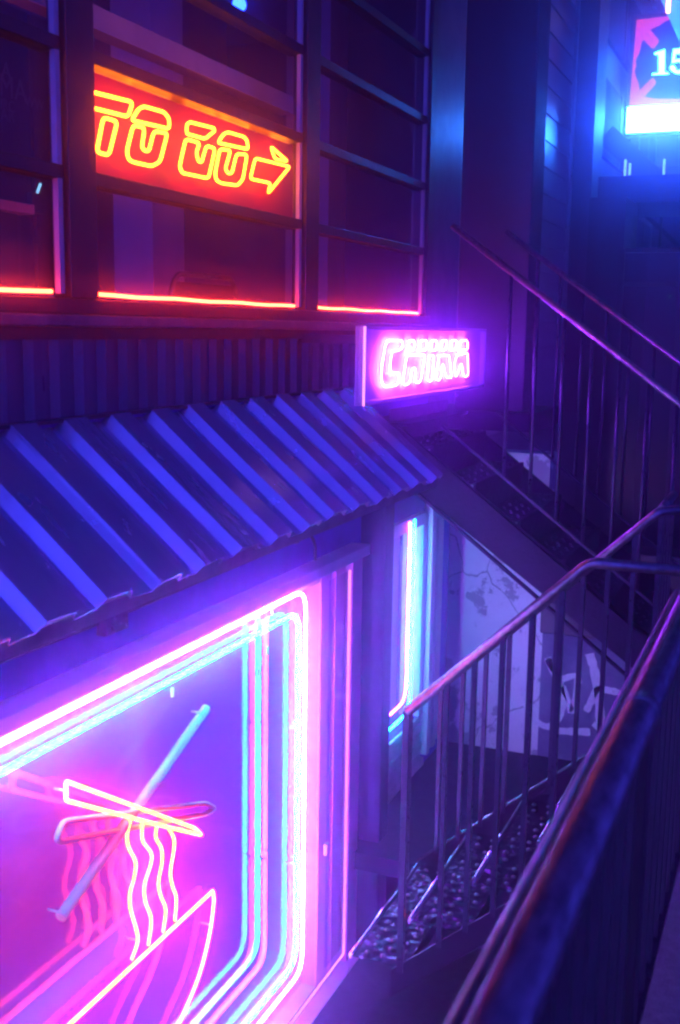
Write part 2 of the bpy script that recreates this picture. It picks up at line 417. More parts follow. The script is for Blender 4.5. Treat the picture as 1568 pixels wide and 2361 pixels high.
# --- second basement window
w2 = MB().box(-2.31, -2.17, 6.021, 6.779, .48, .557).box(-2.31, -2.17, 6.021, 6.06, -.799, .479).box(-2.31, -2.17, 6.70, 6.779, -.799, .479).build('side_window', 'trim_white', B, bevel=.004)
MB().box(-2.256, -2.250, 6.06, 6.70, -.799, .479).build('pane', 'shop_glass', w2)
MB().box(-2.42, -2.40, 5.9, 6.9, -.9, .6).build('blind', 'pale_panel', w2)
for a, b, d in ((6.80, 6.86, -2.14), (6.87, 6.95, -2.16), (6.96, 7.03, -2.15), (7.04, 7.16, -2.175)):
    MB().box(DX+.001, d, a, b, -1.1, .95).build('jamb_reflection_strip', 'trim_white', B, bevel=.008)  # jamb strips, partly pale stand-ins for reflections in the glass
tm = MB().box(-.006, .012, -.080, .080, -.028, .028).mesh('tile', 'tile')
for r in range(6):
    for c in range(7):
        y = 5.86+c*.168+(r % 2)*.084
        if y > 6.85: continue
        inst('tile', tm, B, (DX+.007+random.uniform(-.002, .003), y, -.84-r*.064), (random.uniform(-.02, .02), 0, random.uniform(-.03, .03)))
# --- wall running on behind, clad in lapped boards, and a black column in front of it
MB().box(DX-WT, DX-.022, YE+.02, 11.0, .90, 6.4).build('wall', 'black_paint', B)
cd = MB().box(DX-.0218, DX-.018, YE+.03, 10.9, .905, 6.39).build('cladding', 'black_paint', B)
sb = MB().add([(0,YE+.02,0),(0,10.95,0),(0,10.95,.216),(0,YE+.02,.216),(.016,YE+.02,0),(.016,10.95,0),(.003,10.95,.216),(.003,YE+.02,.216)],
              [(0,1,2,3),(4,7,6,5),(0,4,5,1),(3,2,6,7),(0,3,7,4),(1,5,6,2)])
sme = sb.mesh('siding_board', 'siding')
z = .91
while z < 6.15:
    inst('siding_board', sme, cd, (DX-.0178, 0, z)); z += .220
MB().box(DX-.02, DX+.02, 10.953, 11.0, .90, 6.4).build('corner_trim', 'siding', B)
MB().box(-2.0, -1.565, 6.72, 7.02, 1.217, 6.4).build('column', 'black_paint', B, bevel=.01)
# --- restaurant interior behind the upper glazing
MB().box(-6.6, -6.5, -3, 11, 1.0, 5.4).build('back_wall', 'interior', B)
MB().box(-6.5, -2.36, -3, 11, .9, 1.0).build('interior_floor', 'interior', B)
MB().box(-6.5, -2.36, -3, 11, 4.6, 4.7).build('interior_ceiling', 'interior', B)
MB().box(-6.5, -2.36, 10.9, 11, 1.0, 4.6).build('interior_wall', 'interior', B)
MB().box(-4.3, -4.0, 6.46, 6.86, 1.0, 4.6).build('interior_column', 'interior_pale', B)
a = P(225, 48, 0, -2.42); b = P(680, 244, 0, -2.42)
MB().box(-2.50, -2.42, 1.0, b.y, a.z-.03, a.z+.05).build('ceiling_beam', 'beam_paint', B)
MB().box(-4.9, -4.6, 4.6, 8.6, 3.2, 4.6).build('bulkhead', 'interior', B)
MB().box(-4.1, -4.0, 8.7, 9.5, 1.0, 4.6).build('interior_column', 'interior_pale', B)
MB().box(-3.6, -3.5, 8.2, 8.55, 1.0, 4.6).build('interior_column', 'interior_pale', B)

# interior furniture
def chair(name, label, x, y, back_to=1):
    t = thing(name, label, 'chair', (x, y, 1.0), None)
    MB().box(x-.22, x+.22, y-.22, y+.22, 1.43, 1.47).build('seat', 'black_paint', t, bevel=.012)
    for sx in (-.19, .19):
        for sy in (-.19, .19):
            MB().tube([(x+sx, y+sy, 1.001), (x+sx*.95, y+sy*.95, 1.43)], .014).build('leg', 'dull_steel', t)
    MB().tube([(x+.2, y-.20, 1.46), (x+.22, y-.20, 1.9), (x+.22, y-.14, 1.97), (x+.22, y+.44, 1.97), (x+.22, y+.50, 1.9), (x+.2, y+.5, 1.46)], .014, fillet=.05).build('back_frame', 'steel', t)
    MB().box(x+.205, x+.225, y-.18, y+.48, 1.55, 1.93).build('backrest', 'black_paint', t, bevel=.01)
c0 = P(395, 562, 0, -3.0)
chair('dining_chair', 'dark chair with shiny metal back rail behind the middle pane', -3.22, c0.y+.2)
t = thing('counter', 'long dark counter behind the left pane with a red lit edge', 'counter', (-3.0, 3.0, 1.0))
cz = P(80, 478, 0, -2.9)
MB().box(-3.5, -2.95, 1.0, 3.75, 1.001, cz.z-.03).build('body', 'black_paint', t)
MB().box(-3.55, -2.9, .98, 3.80, cz.z-.029, cz.z+.01).build('worktop', 'beam_paint', t, bevel=.004)
cb = P(145, 530, 0, -2.45)
o = MB().box(-2.47, -2.44, cb.y-.012, cb.y+.018, P(145, 620, 0, -2.45).z, P(145, 440, 0, -2.45).z).build('display_post', 'beam_paint')
tag(o, 'thin red lit upright post behind the left pane', 'post')
def text_mesh(txt, size, depth):
    cu = bpy.data.curves.new('txt', 'FONT'); cu.body = txt; cu.size = size; cu.extrude = depth
    ob = bpy.data.objects.new('txt', cu); C.objects.link(ob)
    bpy.context.view_layer.update()
    me = bpy.data.meshes.new_from_object(ob.evaluated_get(bpy.context.evaluated_depsgraph_get()))
    bpy.data.objects.remove(ob); return me
t = thing('menu_board', 'dark menu board with faint pale lettering behind the left pane', 'menu board', (-4.0, 5.4, 1.0))
MB().box(-4.05, -4.0, P(-60, 300, 0, -4).y, P(70, 300, 0, -4).y, 1.9, 3.35).build('panel', 'print_black', t)
MB().box(-4.05, -4.0, P(78, 300, 0, -4).y, P(140, 300, 0, -4).y, 1.9, 3.35).build('panel', 'print_black', t)
MB().box(-4.055, -4.03, P(-60, 300, 0, -4).y+.1, P(-60, 300, 0, -4).y+.14, 1.0, 1.9).build('post', 'print_black', t)
for txt, px, py, sz in (('MA', -2, 218, .16), ('AR', 2, 270+5, .09), ('IRC', 0, 250, .08), ('WW', 58, 243, .08), ('A', 4, 178, .12)):
    q = P(px, py, 0, -3.996); me = text_mesh(txt, sz, .001); me.materials.append(MATS['chalk'])
    inst('lettering', me, t, q, (R(90), 0, R(90)))
# pendant lamp that sparkles through the top of the glazing
q = P(552, 8, 0, -3.4)
t = thing('pendant_lamp', 'small blue pendant lamp high up behind the middle pane', 'lamp', q)
MB().tube([(q.x, q.y, q.z+.05), (q.x, q.y, 4.6)], .006).build('cord', 'black_paint', t)
MB().tube([(q.x, q.y, q.z+.0), (q.x, q.y, q.z+.06)], .035, seg=12).build('shade', 'black_paint', t)
MB().ball((q.x, q.y, q.z-.005), .045).build('bulb', 'lamp_blue', t)
q = P(88, 434, 0, -3.1)
t = thing('till_light', 'tiny blue indicator lamp standing on the counter', 'lamp', (q.x, q.y, cz.z+.01))
MB().box(q.x-.03, q.x, q.y-.04, q.y+.04, cz.z+.0101, q.z-.02).build('body', 'black_paint', t)
MB().tube([(q.x+.004, q.y-.012, q.z-.02), (q.x+.004, q.y+.012, q.z+.02)], .006).build('lens', 'lamp_white', t)
# red LED strips on the bottom rail
for i, (y0, y1, lb) in enumerate(((1.42, 3.0, 'red light strip along the sill left of the yellow sign, by the counter'), (3.235, 4.84, 'red light strip along the sill under the yellow arrow sign'), (5.06, 6.655, 'red light strip along the sill above the violet shadow box sign'))):
    t = thing('light_strip', lb, 'light strip', (-2.236, (y0+y1)/2, 1.786), 'red light strips along the window sill')
    MB().box(-2.246, -2.222, y0, y1, 1.787, 1.794).build('channel', 'old_metal', t)
    MB().tube([(-2.234, y0+(y1-y0)*k/12, 1.803+.002*math.sin(k*1.7+i)) for k in range(13)], .0065).build('diffuser', 'led_red', t)

# ================================================================== TO GO sign
XS = -2.34
def Z1(x, y): return P(207.5+.3235*x, 190.2+.3235*y, 0, XS)
org = P(460, 420, 0, XS)
SG = thing('neon_sign', 'yellow neon sign reading TO GO with an arrow on a red panel', 'neon sign', org)
a = P(225, 160, 0, XS-.05); b = P(698, 522, 0, XS-.05); pz = P(222, 400, 0, XS-.05)
MB().box(XS-.062, XS-.05, a.y-.25, b.y, pz.z-.015, a.z).build('backing_panel', 'red_acrylic', SG, bevel=.003)
MB().box(XS-.066, XS-.036, a.y-.25, b.y, a.z+.001, a.z+.014).build('top_channel', 'red_acrylic', SG)
letters = [
 ('letter_tube', [(-110,34),(45,75),(305,140),(272,245),(45,188),(-110,150)], False),
 ('letter_tube', [(95,248),(195,278),(135,520),(48,496)], True),
 ('letter_tube', [(296,270),(345,190),(385,170),(530,212),(566,262),(564,330)], True),
 ('letter_tube', [(308,303),(262,490),(275,548),(310,568),(440,597),(500,565),(552,360),(455,348),(420,488),(392,488),(370,462),(390,322)], True),
 ('letter_tube', [(712,282),(882,325),(888,345),(822,402),(688,366),(690,300)], True),
 ('letter_tube', [(682,403),(638,600),(658,645),(845,684),(892,470),(830,450),(795,570),(772,560),(758,500),(782,430)], True),
 ('letter_tube', [(912,430),(950,368),(985,354),(1100,388),(1122,420),(1126,476)], True),
 ('letter_tube', [(925,474),(892,650),(900,695),(935,718),(1052,734),(1090,690),(1120,514),(1045,508),(1012,645),(985,650),(965,615),(1002,484)], True),
 ('arrow_tube', [(1288,455),(1408,562),(1318,545)], True),
 ('arrow_tube', [(1178,540),(1424,600),(1268,792),(1288,718),(1142,686)], True)]
for nm, pts, cl in letters:
    w = [Z1(*p) for p in pts]
    MB().tube(w, .0068, cl, fillet=.022).build(nm, 'neon_yellow', SG)
    for k in (0, len(w)//2):
        MB().tube([w[k]+Vector((-.006,0,0)), w[k]+Vector((-.05,0,0))], .004, seg=6).build('standoff', 'acrylic', SG)

# ================================================================== violet shadow-box sign
XC = -1.76
def Z2(x, y, X=XC-.014): return P(824.3+.2022*x, 737.9+.2022*y, 0, X)
q0 = P(841, 752, 0, XC); q1 = P(848, 935, 0, XC); q2 = P(1120, 820, 0, XC)
y0, y1, z1, z0 = q0.y, q2.y, q0.z, q1.z
CH = thing('shadow_box_sign', 'glowing violet shadow box sign with white outlined lettering above the corrugated awning', 'neon sign', ((XC-.05), (y0+y1)/2, z0))
MB().box(XC-.042, XC-.031, y0, y1, z0, z1).build('back_panel', 'pale_panel', CH)
fr = .022
MB().box(XC-.03, XC, y0, y0+fr, z0, z1).build('frame', 'pale_panel', CH, bevel=.003)
MB().box(XC-.03, XC, y1-fr, y1, z0, z1).build('frame', 'pale_panel', CH, bevel=.003)
MB().box(XC-.03, XC, y0+fr+.001, y1-fr-.001, z0, z0+.018).build('frame', 'pale_panel', CH, bevel=.003)
MB().box(XC-.03, XC, y0+fr+.001, y1-fr-.001, z1-.018, z1).build('frame', 'pale_panel', CH, bevel=.003)
MB().box(XC+.001, XC+.006, y0, y1, z0, z1).build('front_pane', 'acrylic', CH)
MB().tube([(XC+.003, y0-.004, z0), (XC+.003, y0-.004, z1)], .005, seg=6).build('pane_edge', 'edge_pink', CH)
for yy in (y0+.3, y1-.3):
    MB().box(DX+.001, XC-.043, yy-.02, yy+.02, z1-.08, z1-.04).build('bracket', 'black_paint', CH)
chk = [
 [(350,232),(508,232),(516,306),(480,344),(392,352),(366,560),(392,612),(470,600),(478,690),(448,742),(312,762),(272,700),(272,560),(302,380),(322,272)],
 [(585,238),(640,232),(655,262),(640,345),(575,350)],
 [(565,395),(512,712),(548,745),(596,715),(622,562),(648,540),(668,585),(654,690),(690,722),(722,690),(768,395)],
 [(715,236),(780,232),(794,262),(782,345),(712,345)],
 [(845,236),(894,232),(908,262),(898,345),(838,345)],
 [(815,410),(794,680),(830,702),(852,675),(872,405)],
 [(965,236),(1008,232),(1022,262),(1000,345),(952,345)],
 [(930,405),(892,670),(928,692),(956,640),(972,490),(990,560),(1012,652),(1072,660),(1046,400)],
 [(1075,236),(1122,230),(1136,262),(1116,340),(1052,345)],
 [(1178,238),(1245,230),(1256,262),(1254,338),(1160,345)],
 [(1130,400),(1102,520),(1120,656),(1160,560),(1186,486),(1204,630),(1232,646),(1262,630),(1256,372)]]
for pts in chk:
    MB().tube([Z2(*p) for p in pts], .0042, True, fillet=.02).build('letter_tube', 'neon_violet', CH)

# ================================================================== corrugated awning
A = thing('awning', 'blue lit corrugated metal awning over the basement shop window', 'awning', (DX, 3.4, .95))
xt, zt, xb, zb = DX+.01, 1.378, -1.68, .955
sl = Vector((xb-xt, 0, zb-zt)); nrm = Vector((-sl.z, 0, sl.x)).normalized()
if nrm.z < 0: nrm = -nrm
yend = 5.43; pitch = .26; nr = 19
first = 5.295-(nr-1)*pitch
def sheet(k0, k1):
    pr = []
    for k in range(k0, k1):
        y = first+k*pitch
        pr += [(y-.020, 0), (y, .036), (y+.118, .036), (y+.138, 0)]
        pr += [(y+.19, .004), (y+.21, .004)]
    if k1 == nr: pr = pr[:-2] 
    else: pr += [(first+k1*pitch-.020, .003), (first+k1*pitch+.002, .034), (first+k1*pitch+.05, .034)]
    n = len(pr); ns = 6; vs = []
    for side in (0, -.0025):
        for j in range(ns+1):
            for (y, h) in pr:
                u = j/ns; sag = .006*math.sin(u*math.pi)*math.sin(y*3.1)
                wob = (.006*math.sin(y*7.3)+.005*math.sin(y*17)) if j == ns else 0
                p = Vector((xt, y, zt))+sl*(u+wob)+nrm*(h+side+sag*.5)
                vs.append(p)
    fs = []; m = (ns+1)*n
    for j in range(ns):
        for i in range(n-1):
            a = j*n+i
            fs.append((a, a+1, a+n+1, a+n)); fs.append((m+a, m+a+n, m+a+n+1, m+a+1))
    for i in range(n-1):
        a = ns*n+i; fs.append((a, a+1, m+a+1, m+a))
    return MB().add(vs, fs)
for k0, k1 in ((0, 4), (4, 8), (8, 12), (12, 16), (16, 19)):
    o = sheet(k0, k1).build('corrugated_sheet', 'blue_lit_galvanised', A)
    o.location += nrm*.003*(k0//4 % 2)
MB().bar((xb-.035, .3, zb-.018), (xb-.035, yend, zb-.018), .03, .045).build('edge_angle', 'old_metal', A)
MB().bar((DX+.02, .3, zt+.022), (DX+.02, yend, zt+.022), .03, .012).build('flashing', 'black_paint', A)
for y in (1.0, 2.4, 3.8, 5.2):
    MB().bar((DX+.002, y, zb-.06), (xb-.05, y, zb-.045), .02, .03).build('bracket', 'old_metal', A)

# ================================================================== neon of the noodle window
XN = -2.135
pz, py1, pb = .438, 4.86, -1.42
def frame_path(y, zt_, zb_): return [(XN, 1.15, zt_), (XN, y, zt_), (XN, y, zb_), (XN, 1.15, zb_)]
def frame_neon(nm, label, mat, y, zt_, zb_, X):
    t = thing(nm, label, 'neon tube', (X, 3, zb_))
    MB().tube([(X, p[1], p[2]) for p in frame_path(y, zt_, zb_)], .0085, True, fillet=.11, seg=10).build('tube', mat, t)
    for yy in (2.2, 3.4, 4.55):
        MB().tube([(X-.01, yy, zt_-.012), (X-.055, yy, zt_-.03)], .006, seg=6).build('clip', 'trim_white', t)
    for zz in (-.2, -.9):
        MB().tube([(X-.01, y-.012, zz), (X-.055, y-.03, zz)], .006, seg=6).build('clip', 'trim_white', t)
tr = P(704, 1500, 0, XN); tl = P(0, 1715, 0, XN); bt = P(560, 2330, 0, XN)
frame_neon('frame_tube', 'pink neon tube framing the basement window, outermost of the pair', 'neon_pink', tr.y, tl.z, -1.52, XN)
tr2 = P(690, 1560, 0, XN); tl2 = P(0, 1782, 0, XN)
frame_neon('frame_tube', 'cyan neon tube framing the basement window inside the pink one', 'neon_cyan', tr2.y-.01, tl2.z, -1.43, XN)
# acrylic cover with an edge that carries the light
AC = thing('acrylic_cover', 'clear acrylic cover with a pink glowing edge beside the basement window', 'acrylic panel', (-2.10, 5.0, -1.79))
ye = P(803, 1500, 0, -2.10).y
MB().box(-2.104, -2.098, 5.0, ye, -1.62, .47).build('panel', 'acrylic', AC)
MB().tube([(-2.10, ye+.004, .47), (-2.10, ye+.004, -1.68), (-2.10, 1.2, -1.68)], .006, seg=6).build('edge', 'edge_pink', AC)
MB().box(-2.125, -2.105, 5.02, 5.06, -1.0, -.94).build('clip', 'trim_white', AC)
# noodle sign
def Z4(x, y, X=XN): return P(103.8+.32125*x, 1602.6+.32125*y, 0, X)
ND = thing('neon_sign', 'cream neon sign of chopsticks lifting noodles from a bowl', 'neon sign', P(300, 2300, 0, XN))
MB().tube([Z4(*p) for p in ((150,618),(1075,955),(1122,1004),(880,948),(150,756))], .0072, True, fillet=.012).build('chopstick_tube', 'neon_cream', ND)
noods = [[(615,890),(590,1000),(600,1090),(650,1200),(640,1310),(610,1430),(615,1540),(655,1680),(665,1770),(622,1900)],
 [(700,905),(700,1040),(760,1130),(760,1210),(715,1360),(720,1480),(762,1610),(742,1795)],
 [(805,930),(795,1020),(835,1100),(840,1200),(815,1340),(830,1440),(866,1540),(848,1700)],
 [(885,950),(925,1030),(925,1110),(900,1270),(915,1370),(942,1460),(932,1620)]]
for p in noods: MB().tube(smooth_path([Z4(*q) for q in p]), .0062).build('noodle_tube', 'neon_cream', ND)
r0 = Z4(1205, 1405); r1 = Z4(130, 2361); rl = r0+(r1-r0)*2.4; rl.z = r0.z
MB().tube(smooth_path([rl, (rl+r0)/2, r0]), .007).build('bowl_tube', 'neon_cream', ND)
bw = [Z4(*p) for p in ((1208,1420),(1210,1500),(1180,1720),(1110,2000),(1000,2270))]; 
bw.append(bw[-1]+Vector((0, -.22, -.12))); bw.append(bw[-1]+Vector((0, -.5, -.03)))
MB().tube(smooth_path(bw), .007).build('bowl_tube', 'neon_cream', ND)
X2 = XN-.016
MB().tube([Z4(*p, X2) for p in ((1158,92),(634,845),(110,1596))], .020, seg=14).build('unlit_chopstick_tube', 'unlit_tube', ND)
MB().tube([Z4(*p, X2-.0) for p in ((1150,775),(1222,812),(1160,850),(115,1052),(82,1035),(128,908))], .011, True, fillet=.03).build('unlit_chopstick_tube', 'unlit_tube', ND)
for px, py in ((591,1449),(617,1500),(597,1550),(398,1597),(628,1410)):
    q = P(px, py, 0, XN-.012); MB().box(q.x-.006, q.x+.004, q.y-.006, q.y+.006, q.z-.018, q.z+.018).build('tube_clip', 'trim_white', ND, bevel=.002)
for p in ((160,690),(1000,960),(615,1000),(660,1760),(1190,1650),(1130,130),(110,1560)):
    q = Z4(*p); MB().tube([q+Vector((-.008,0,0)), q+Vector((-.05,0,0))], .005, seg=6).build('standoff', 'trim_white', ND)

# second window's tubes
y_p = P(939, 1400, 0, DX+.03).y; y_c = P(951, 1400, 0, DX+.03).y
zc = P(925, 1650, 0, DX+.03).z
t = thing('corner_tube', 'white hot pink neon tube standing upright by the side window', 'neon tube', (DX+.04, y_p, -.8))
MB().tube([(DX+.035, y_p, .54), (DX+.035, y_p, zc+.08), (DX+.035, y_p-.45, zc+.08)], .0065, fillet=.12).build('tube', 'neon_pink_slim', t)
t = thing('corner_tube', 'cyan neon tube standing upright by the side window, hooked at its foot', 'neon tube', (DX+.05, y_c, -.8))
MB().tube([(DX+.03, y_c, .54), (DX+.03, y_c, zc-.02), (DX+.03, y_c-.5, zc-.02)], .0065, fillet=.14).build('tube', 'neon_cyan_slim', t)

# ================================================================== end wall with graffiti
EW = thing('plaster_wall', 'flaking white plaster wall with graffiti under the stairs', 'wall', (-1, YE, FLOOR))
MB().box(DX+.002, -1.52, YE+.002, YE+.2, FLOOR, .898).build('wall', 'plaster', EW)
MB().box(-1.519, .3, YE+.002, YE+.2, FLOOR, -.30).build('wall', 'bare_render', EW)
MB().box(-1.519, .3, YE-.10, YE+.2, -.298, .30).build('beam', 'black_paint', EW, bevel=.01)
def Z6(x, y): q = P(980+.3174*x, 980+.3174*y, 1, YE); return q
def stroke(pts, w):
    pts = smooth_path([Z6(*p) for p in pts], 5); vs = []; fs = []
    for i, p in enumerate(pts):
        d = pts[min(i+1, len(pts)-1)]-pts[max(i-1, 0)]; d.y = 0; d.normalize(); nn = Vector((-d.z, 0, d.x))
        ww = w*(1.2+.5*random.random())
        for yy in (0, -.003): vs += [Vector((p.x, YE+yy, p.z))+nn*ww/2, Vector((p.x, YE+yy, p.z))-nn*ww/2]
    for i in range(len(pts)-1):
        a = i*4; b = a+4
        fs += [(a+2, a+3, b+3, b+2), (a, b, b+1, a+1), (a, a+2, b+2, b), (a+1, b+1, b+3, a+3)]
    MB().add(vs, fs).build('paint_stroke', 'graffiti', EW)
stroke([(830,1745),(770,1790),(725,1900),(740,2040),(810,2150),(900,2190),(970,2130),(1000,2020),(985,1900),(960,1820),(890,1700)], .035)
stroke([(890,1690),(960,1840),(1090,1820),(1120,1880)], .028)
stroke([(1000,1900),(1040,2000),(1070,2080),(1095,1960),(1110,1850)], .03)
stroke([(1195,1660),(1230,1780),(1260,1960),(1270,2150),(1230,2200)], .04)
stroke([(1170,2080),(1210,2000),(1250,1920),(1350,1930),(1430,1950)], .03)
stroke([(940,2220),(1060,2225),(1200,2230)], .035)
stroke([(800,1850),(815,1880)], .02)

# ================================================================== stairs
def rail_tube(pts, r, **k): return MB().tube(pts, r, seg=12, **k)
# --- flight up to the restaurant
YN, YF = 5.58, 6.66
U = thing('staircase', 'black open tread metal staircase climbing to the restaurant, with steel handrails', 'staircase', (-1.0, 6.1, 0))
def zs(X): return .50+.7505*(-1.022-X)          # top edge of the stringers
def zr(X): return 2.182-.7355*(X+1.643)         # near handrail
def zr2(X): return 2.160-.715*(X+1.526)
xa, xz = -1.96, -.33
for y in (YN, YF):
    MB().prism([(xa, y-.006, zs(xa)), (xz, y-.006, zs(xz)), (xz, y-.006, zs(xz)-.02), (xa, y-.006, zs(xa)-.26)] if False else
               [(xa, y-.006, zs(xa)), (xz+.02, y-.006, zs(xz+.02)), (xz+.02, y-.006, 0.001), (xz-.30, y-.006, .001), (xa, y-.006, zs(xa)-.265)], (0, .012, 0)).build('stringer', 'stair_metal', U)
    for s, dz in ((1, -.006), (-1, -.262)):
        MB().bar((xa, y-.022 if y == YN else y+.022, zs(xa)+dz), (-.68, y-.022 if y == YN else y+.022, zs(-.68)+dz), .034, .012).build('flange', 'stair_metal', U)
tp = MB().box(-.125, .125, YN+.010, YF-.010, -.006, 0).mesh('tread', 'stair_metal')
tn = MB().box(.112, .128, YN+.010, YF-.010, -.035, .002).mesh('nosing', 'stair_metal')
tr_r = MB().box(-.124, -.118, YN+.012, YF-.012, -.012, .185).mesh('riser', 'stair_metal')
stud = MB()
for i in range(16):
    for j in range(3):
        stud.ball((-.07+.07*j+(i % 2)*.02, YN+.06+i*.064, .001), .010, (1,1,.5), 6, 4)
sm = stud.mesh('studs', 'plate')
k = 0; X = -.46
while X > -1.95:
    z = zs(X)-.06
    tr_ = inst('tread', tp, U, (X, 0, z)); inst('nosing', tn, tr_, (X, 0, z)); k += 1
    inst('riser', tr_r, tr_, (X, 0, z))
    o = inst('studs', sm, tr_, (X, 0, z)); o['kind'] = 'stuff'
    X -= .24
MB().box(DX+.003, -1.5, YF+.02, YE+.1, 1.10, 1.214).build('landing_slab', 'stair_metal', U)
MB().box(DX+.003, -1.90, YN+.01, YF+.019, 1.20, 1.215).build('landing_plate', 'stair_metal', U)
for y, zf in ((YN, zr), (YF, zr2)):
    rail_tube([(-1.70, y, zf(-1.70)), (.02, y, zf(.02)), (.10, y, zf(.02)-.02), (.13, y, zf(.02)-.12)], .017, fillet=.05).build('handrail', 'steel', U)
    MB().bar((-1.72, y, zs(-1.72)+.19), (-.10, y, zs(-.10)+.19), .030, .012).build('bottom_rail', 'dull_steel', U)
    bl = MB().tube([(0,y,0), (0,y,zf(-1)-zs(-1)-.20)], .0095, seg=8).mesh('baluster', 'dull_steel')
    X = -1.387 if y == YN else -1.50
    while X < -.1:
        inst('baluster', bl, U, (X, 0, zs(X)+.19)); X += .139
    MB().box(.02, .06, y-.02, y+.02, .001, zf(.04)-.02).build('newel_post', 'dull_steel', U)
# --- flight down to the yard
D2 = thing('staircase', 'dark studded metal staircase dropping from the pavement to the basement yard', 'staircase', (-1.1, 4.1, -.86))
YA, YB = 3.673, 4.50
LAND = -.86
def zd(X): return -.02-.85*(-.70-X)
def rail_a(X): return .95-.97*(-.611-X)
def rail_b(X): return 1.01-.96*(-.49-X)
for y in (YA, YB):
    yo = y-.006
    lo = .17 if y == YA else .0
    e = -1.46 if y == YB else -1.27
    MB().prism([(-.56, yo, zd(-.56)-lo), (e, yo, zd(e)-lo), (e, yo, zd(e)-lo-.11), (-.56, yo, zd(-.56)-lo-.11)], (0, .012, 0)).build('stringer', 'stair_metal', D2)
    if y == YB: MB().bar((-.57, y+.022, zd(-.57)-.004), (e+.01, y+.022, zd(e+.01)-.004), .034, .010).build('flange', 'plate', D2)
tp = MB().box(-.005, .240, YA+.010, YB-.010, -.006, 0).mesh('tread', 'plate')
tn = MB().tube([(-.006, YA+.010, -.004), (-.006, YB-.010, -.004)], .012, seg=12).mesh('nosing', 'nosing')
tk = MB().box(.232, .238, YA+.010, YB-.010, 0, .05).mesh('toe_board', 'plate')
stud = MB()
for i in range(13):
    for j in range(3):
        stud.ball((.045+.062*j+(i % 2)*.012, YA+.05+i*.060, .001), .0105, (1,1,.6), 8, 5)
sm2 = stud.mesh('studs', 'old_metal')
for k in range(4):
    X = -.73-.234*k; z = -.07-.197*k
    tr_ = inst('tread', tp, D2, (X, 0, z)); inst('nosing', tn, tr_, (X, 0, z)); o = inst('studs', sm2, tr_, (X, 0, z)); o['kind'] = 'stuff'; inst('toe_board', tk, tr_, (X, 0, z))
for y, knee, zk, rz in ((YA, -.611, .95, rail_a), (YB, -.49, 1.01, rail_b)):
    end = -1.235 if y == YA else -1.50
    rail_tube([(end, y, rz(end)), (knee, y, zk), (knee+.33, y, zk)] if y == YA else [(end, y, rz(end)), (knee, y, zk), (-.22, y+.30, zk)], .018, fillet=.03).build('handrail', 'steel', D2)
    X = knee-.085
    while X > end+.05:
        MB().box(X-.009, X+.009, y-.009, y+.009, zd(X)-(.19 if y == YA else .02), rz(X)-.015).build('baluster', 'dull_steel', D2); X -= .098
    MB().box(end-.012, end+.012, y-.012, y+.012, zd(end)-.20, rz(end)).build('newel_post', 'dull_steel', D2)


# --- railing along the pavement edge beside the camera
G = thing('railing', 'polished steel railing along the pavement edge above the stairwell', 'railing', (-.27, 1.5, 0))
ra, rb = P(1298, 2046, 2, .925), P(1180, 2303, 2, .925); RX = (ra.x+rb.x)/2
ga, gb = P(1046, 2361, 2, .905), P(1365, 1754, 2, .905); GX = (ga.x+gb.x)/2
MB().tube([(RX, -.6, .925), (RX, 3.60, .925), (RX-.01, YA, .93)], .036, seg=24).build('handrail', 'steel', G)
MB().tube([(GX, -.6, .905), (GX, 3.55, .905)], .011, seg=10).build('guide_bar', 'steel', G)
for gy in (.5, 1.7, 2.9): MB().bar((GX, gy, .905), (RX-.03, gy, .915), .012, .008).build('guide_bracket', 'dull_steel', G)
MB().bar((RX, -.6, .10), (RX, 3.62, .10), .04, .012).build('bottom_rail', 'dull_steel', G)
bl = MB().box(RX-.010, RX+.010, -.010, .010, .106, .892).mesh('baluster', 'black_paint')
y = .2
while y < 3.6: inst('baluster', bl, G, (0, y, 0)); y += .135
for y in (.9, 2.3, 3.62):
    MB().box(RX-.026, RX+.026, y-.025, y+.025, .001, .888).build('post', 'black_paint', G, bevel=.004)
for gy in (.9, 2.3):
    MB().tube([(RX, gy-.02, .925), (RX, gy+.02, .925)], .0385, seg=24).build('collar', 'steel', G)
# rail of the pavement end beyond the stairs
G2 = thing('guard_rail', 'short steel guard rail between the two stair flights on the pavement', 'railing', (-.4, 5.2, 0))
MB().tube([(-.53, 4.95, .95), (-.53, 5.45, .95)], .020, seg=12).build('handrail', 'steel', G2)
for y in (4.97, 5.09, 5.21, 5.33, 5.43): MB().box(-.54, -.52, y-.01, y+.01, .001, .935).build('baluster', 'dull_steel', G2)

# ================================================================== parking sign
Y15 = 14.0
def Z3(x, y, Y=Y15): return P(1291.3+.1953*x, .1953*y, 1, Y)
K = thing('parking_sign', 'lit blue and red sign with the number 15 above a white panel', 'sign', Z3(1440, 1600))
tl_, br_ = Z3(835, 200), Z3(795, 1590); xm = Z3(1440, 800).x
xl = Z3(825, 700).x; xr = 2*xm-xl
MB().box(xl-.02, xr+.02, Y15+.012, Y15+.20, br_.z-.02, tl_.z+.03).build('cabinet', 'print_black', K, bevel=.02)
zt_, zb_ = Z3(900, 232).z, br_.z
MB().box(xl, xr, Y15+.004, Y15+.011, zb_, zt_).build('face', 'print_black', K)
redp = [(905,235),(1440,172),(1440,232),(1360,245),(1300,235),(1240,252),(1180,300),(1065,350),(1165,470),(1165,500),(1110,575),(1080,570),(985,470),(965,500),(940,620),(892,715),(903,775),(882,840),(895,900),(930,990),(940,1065),(1075,930),(1110,925),(1135,965),(1125,1000),(1000,1140),(1120,1165),(1440,1165),(1440,1235),(815,1260)]
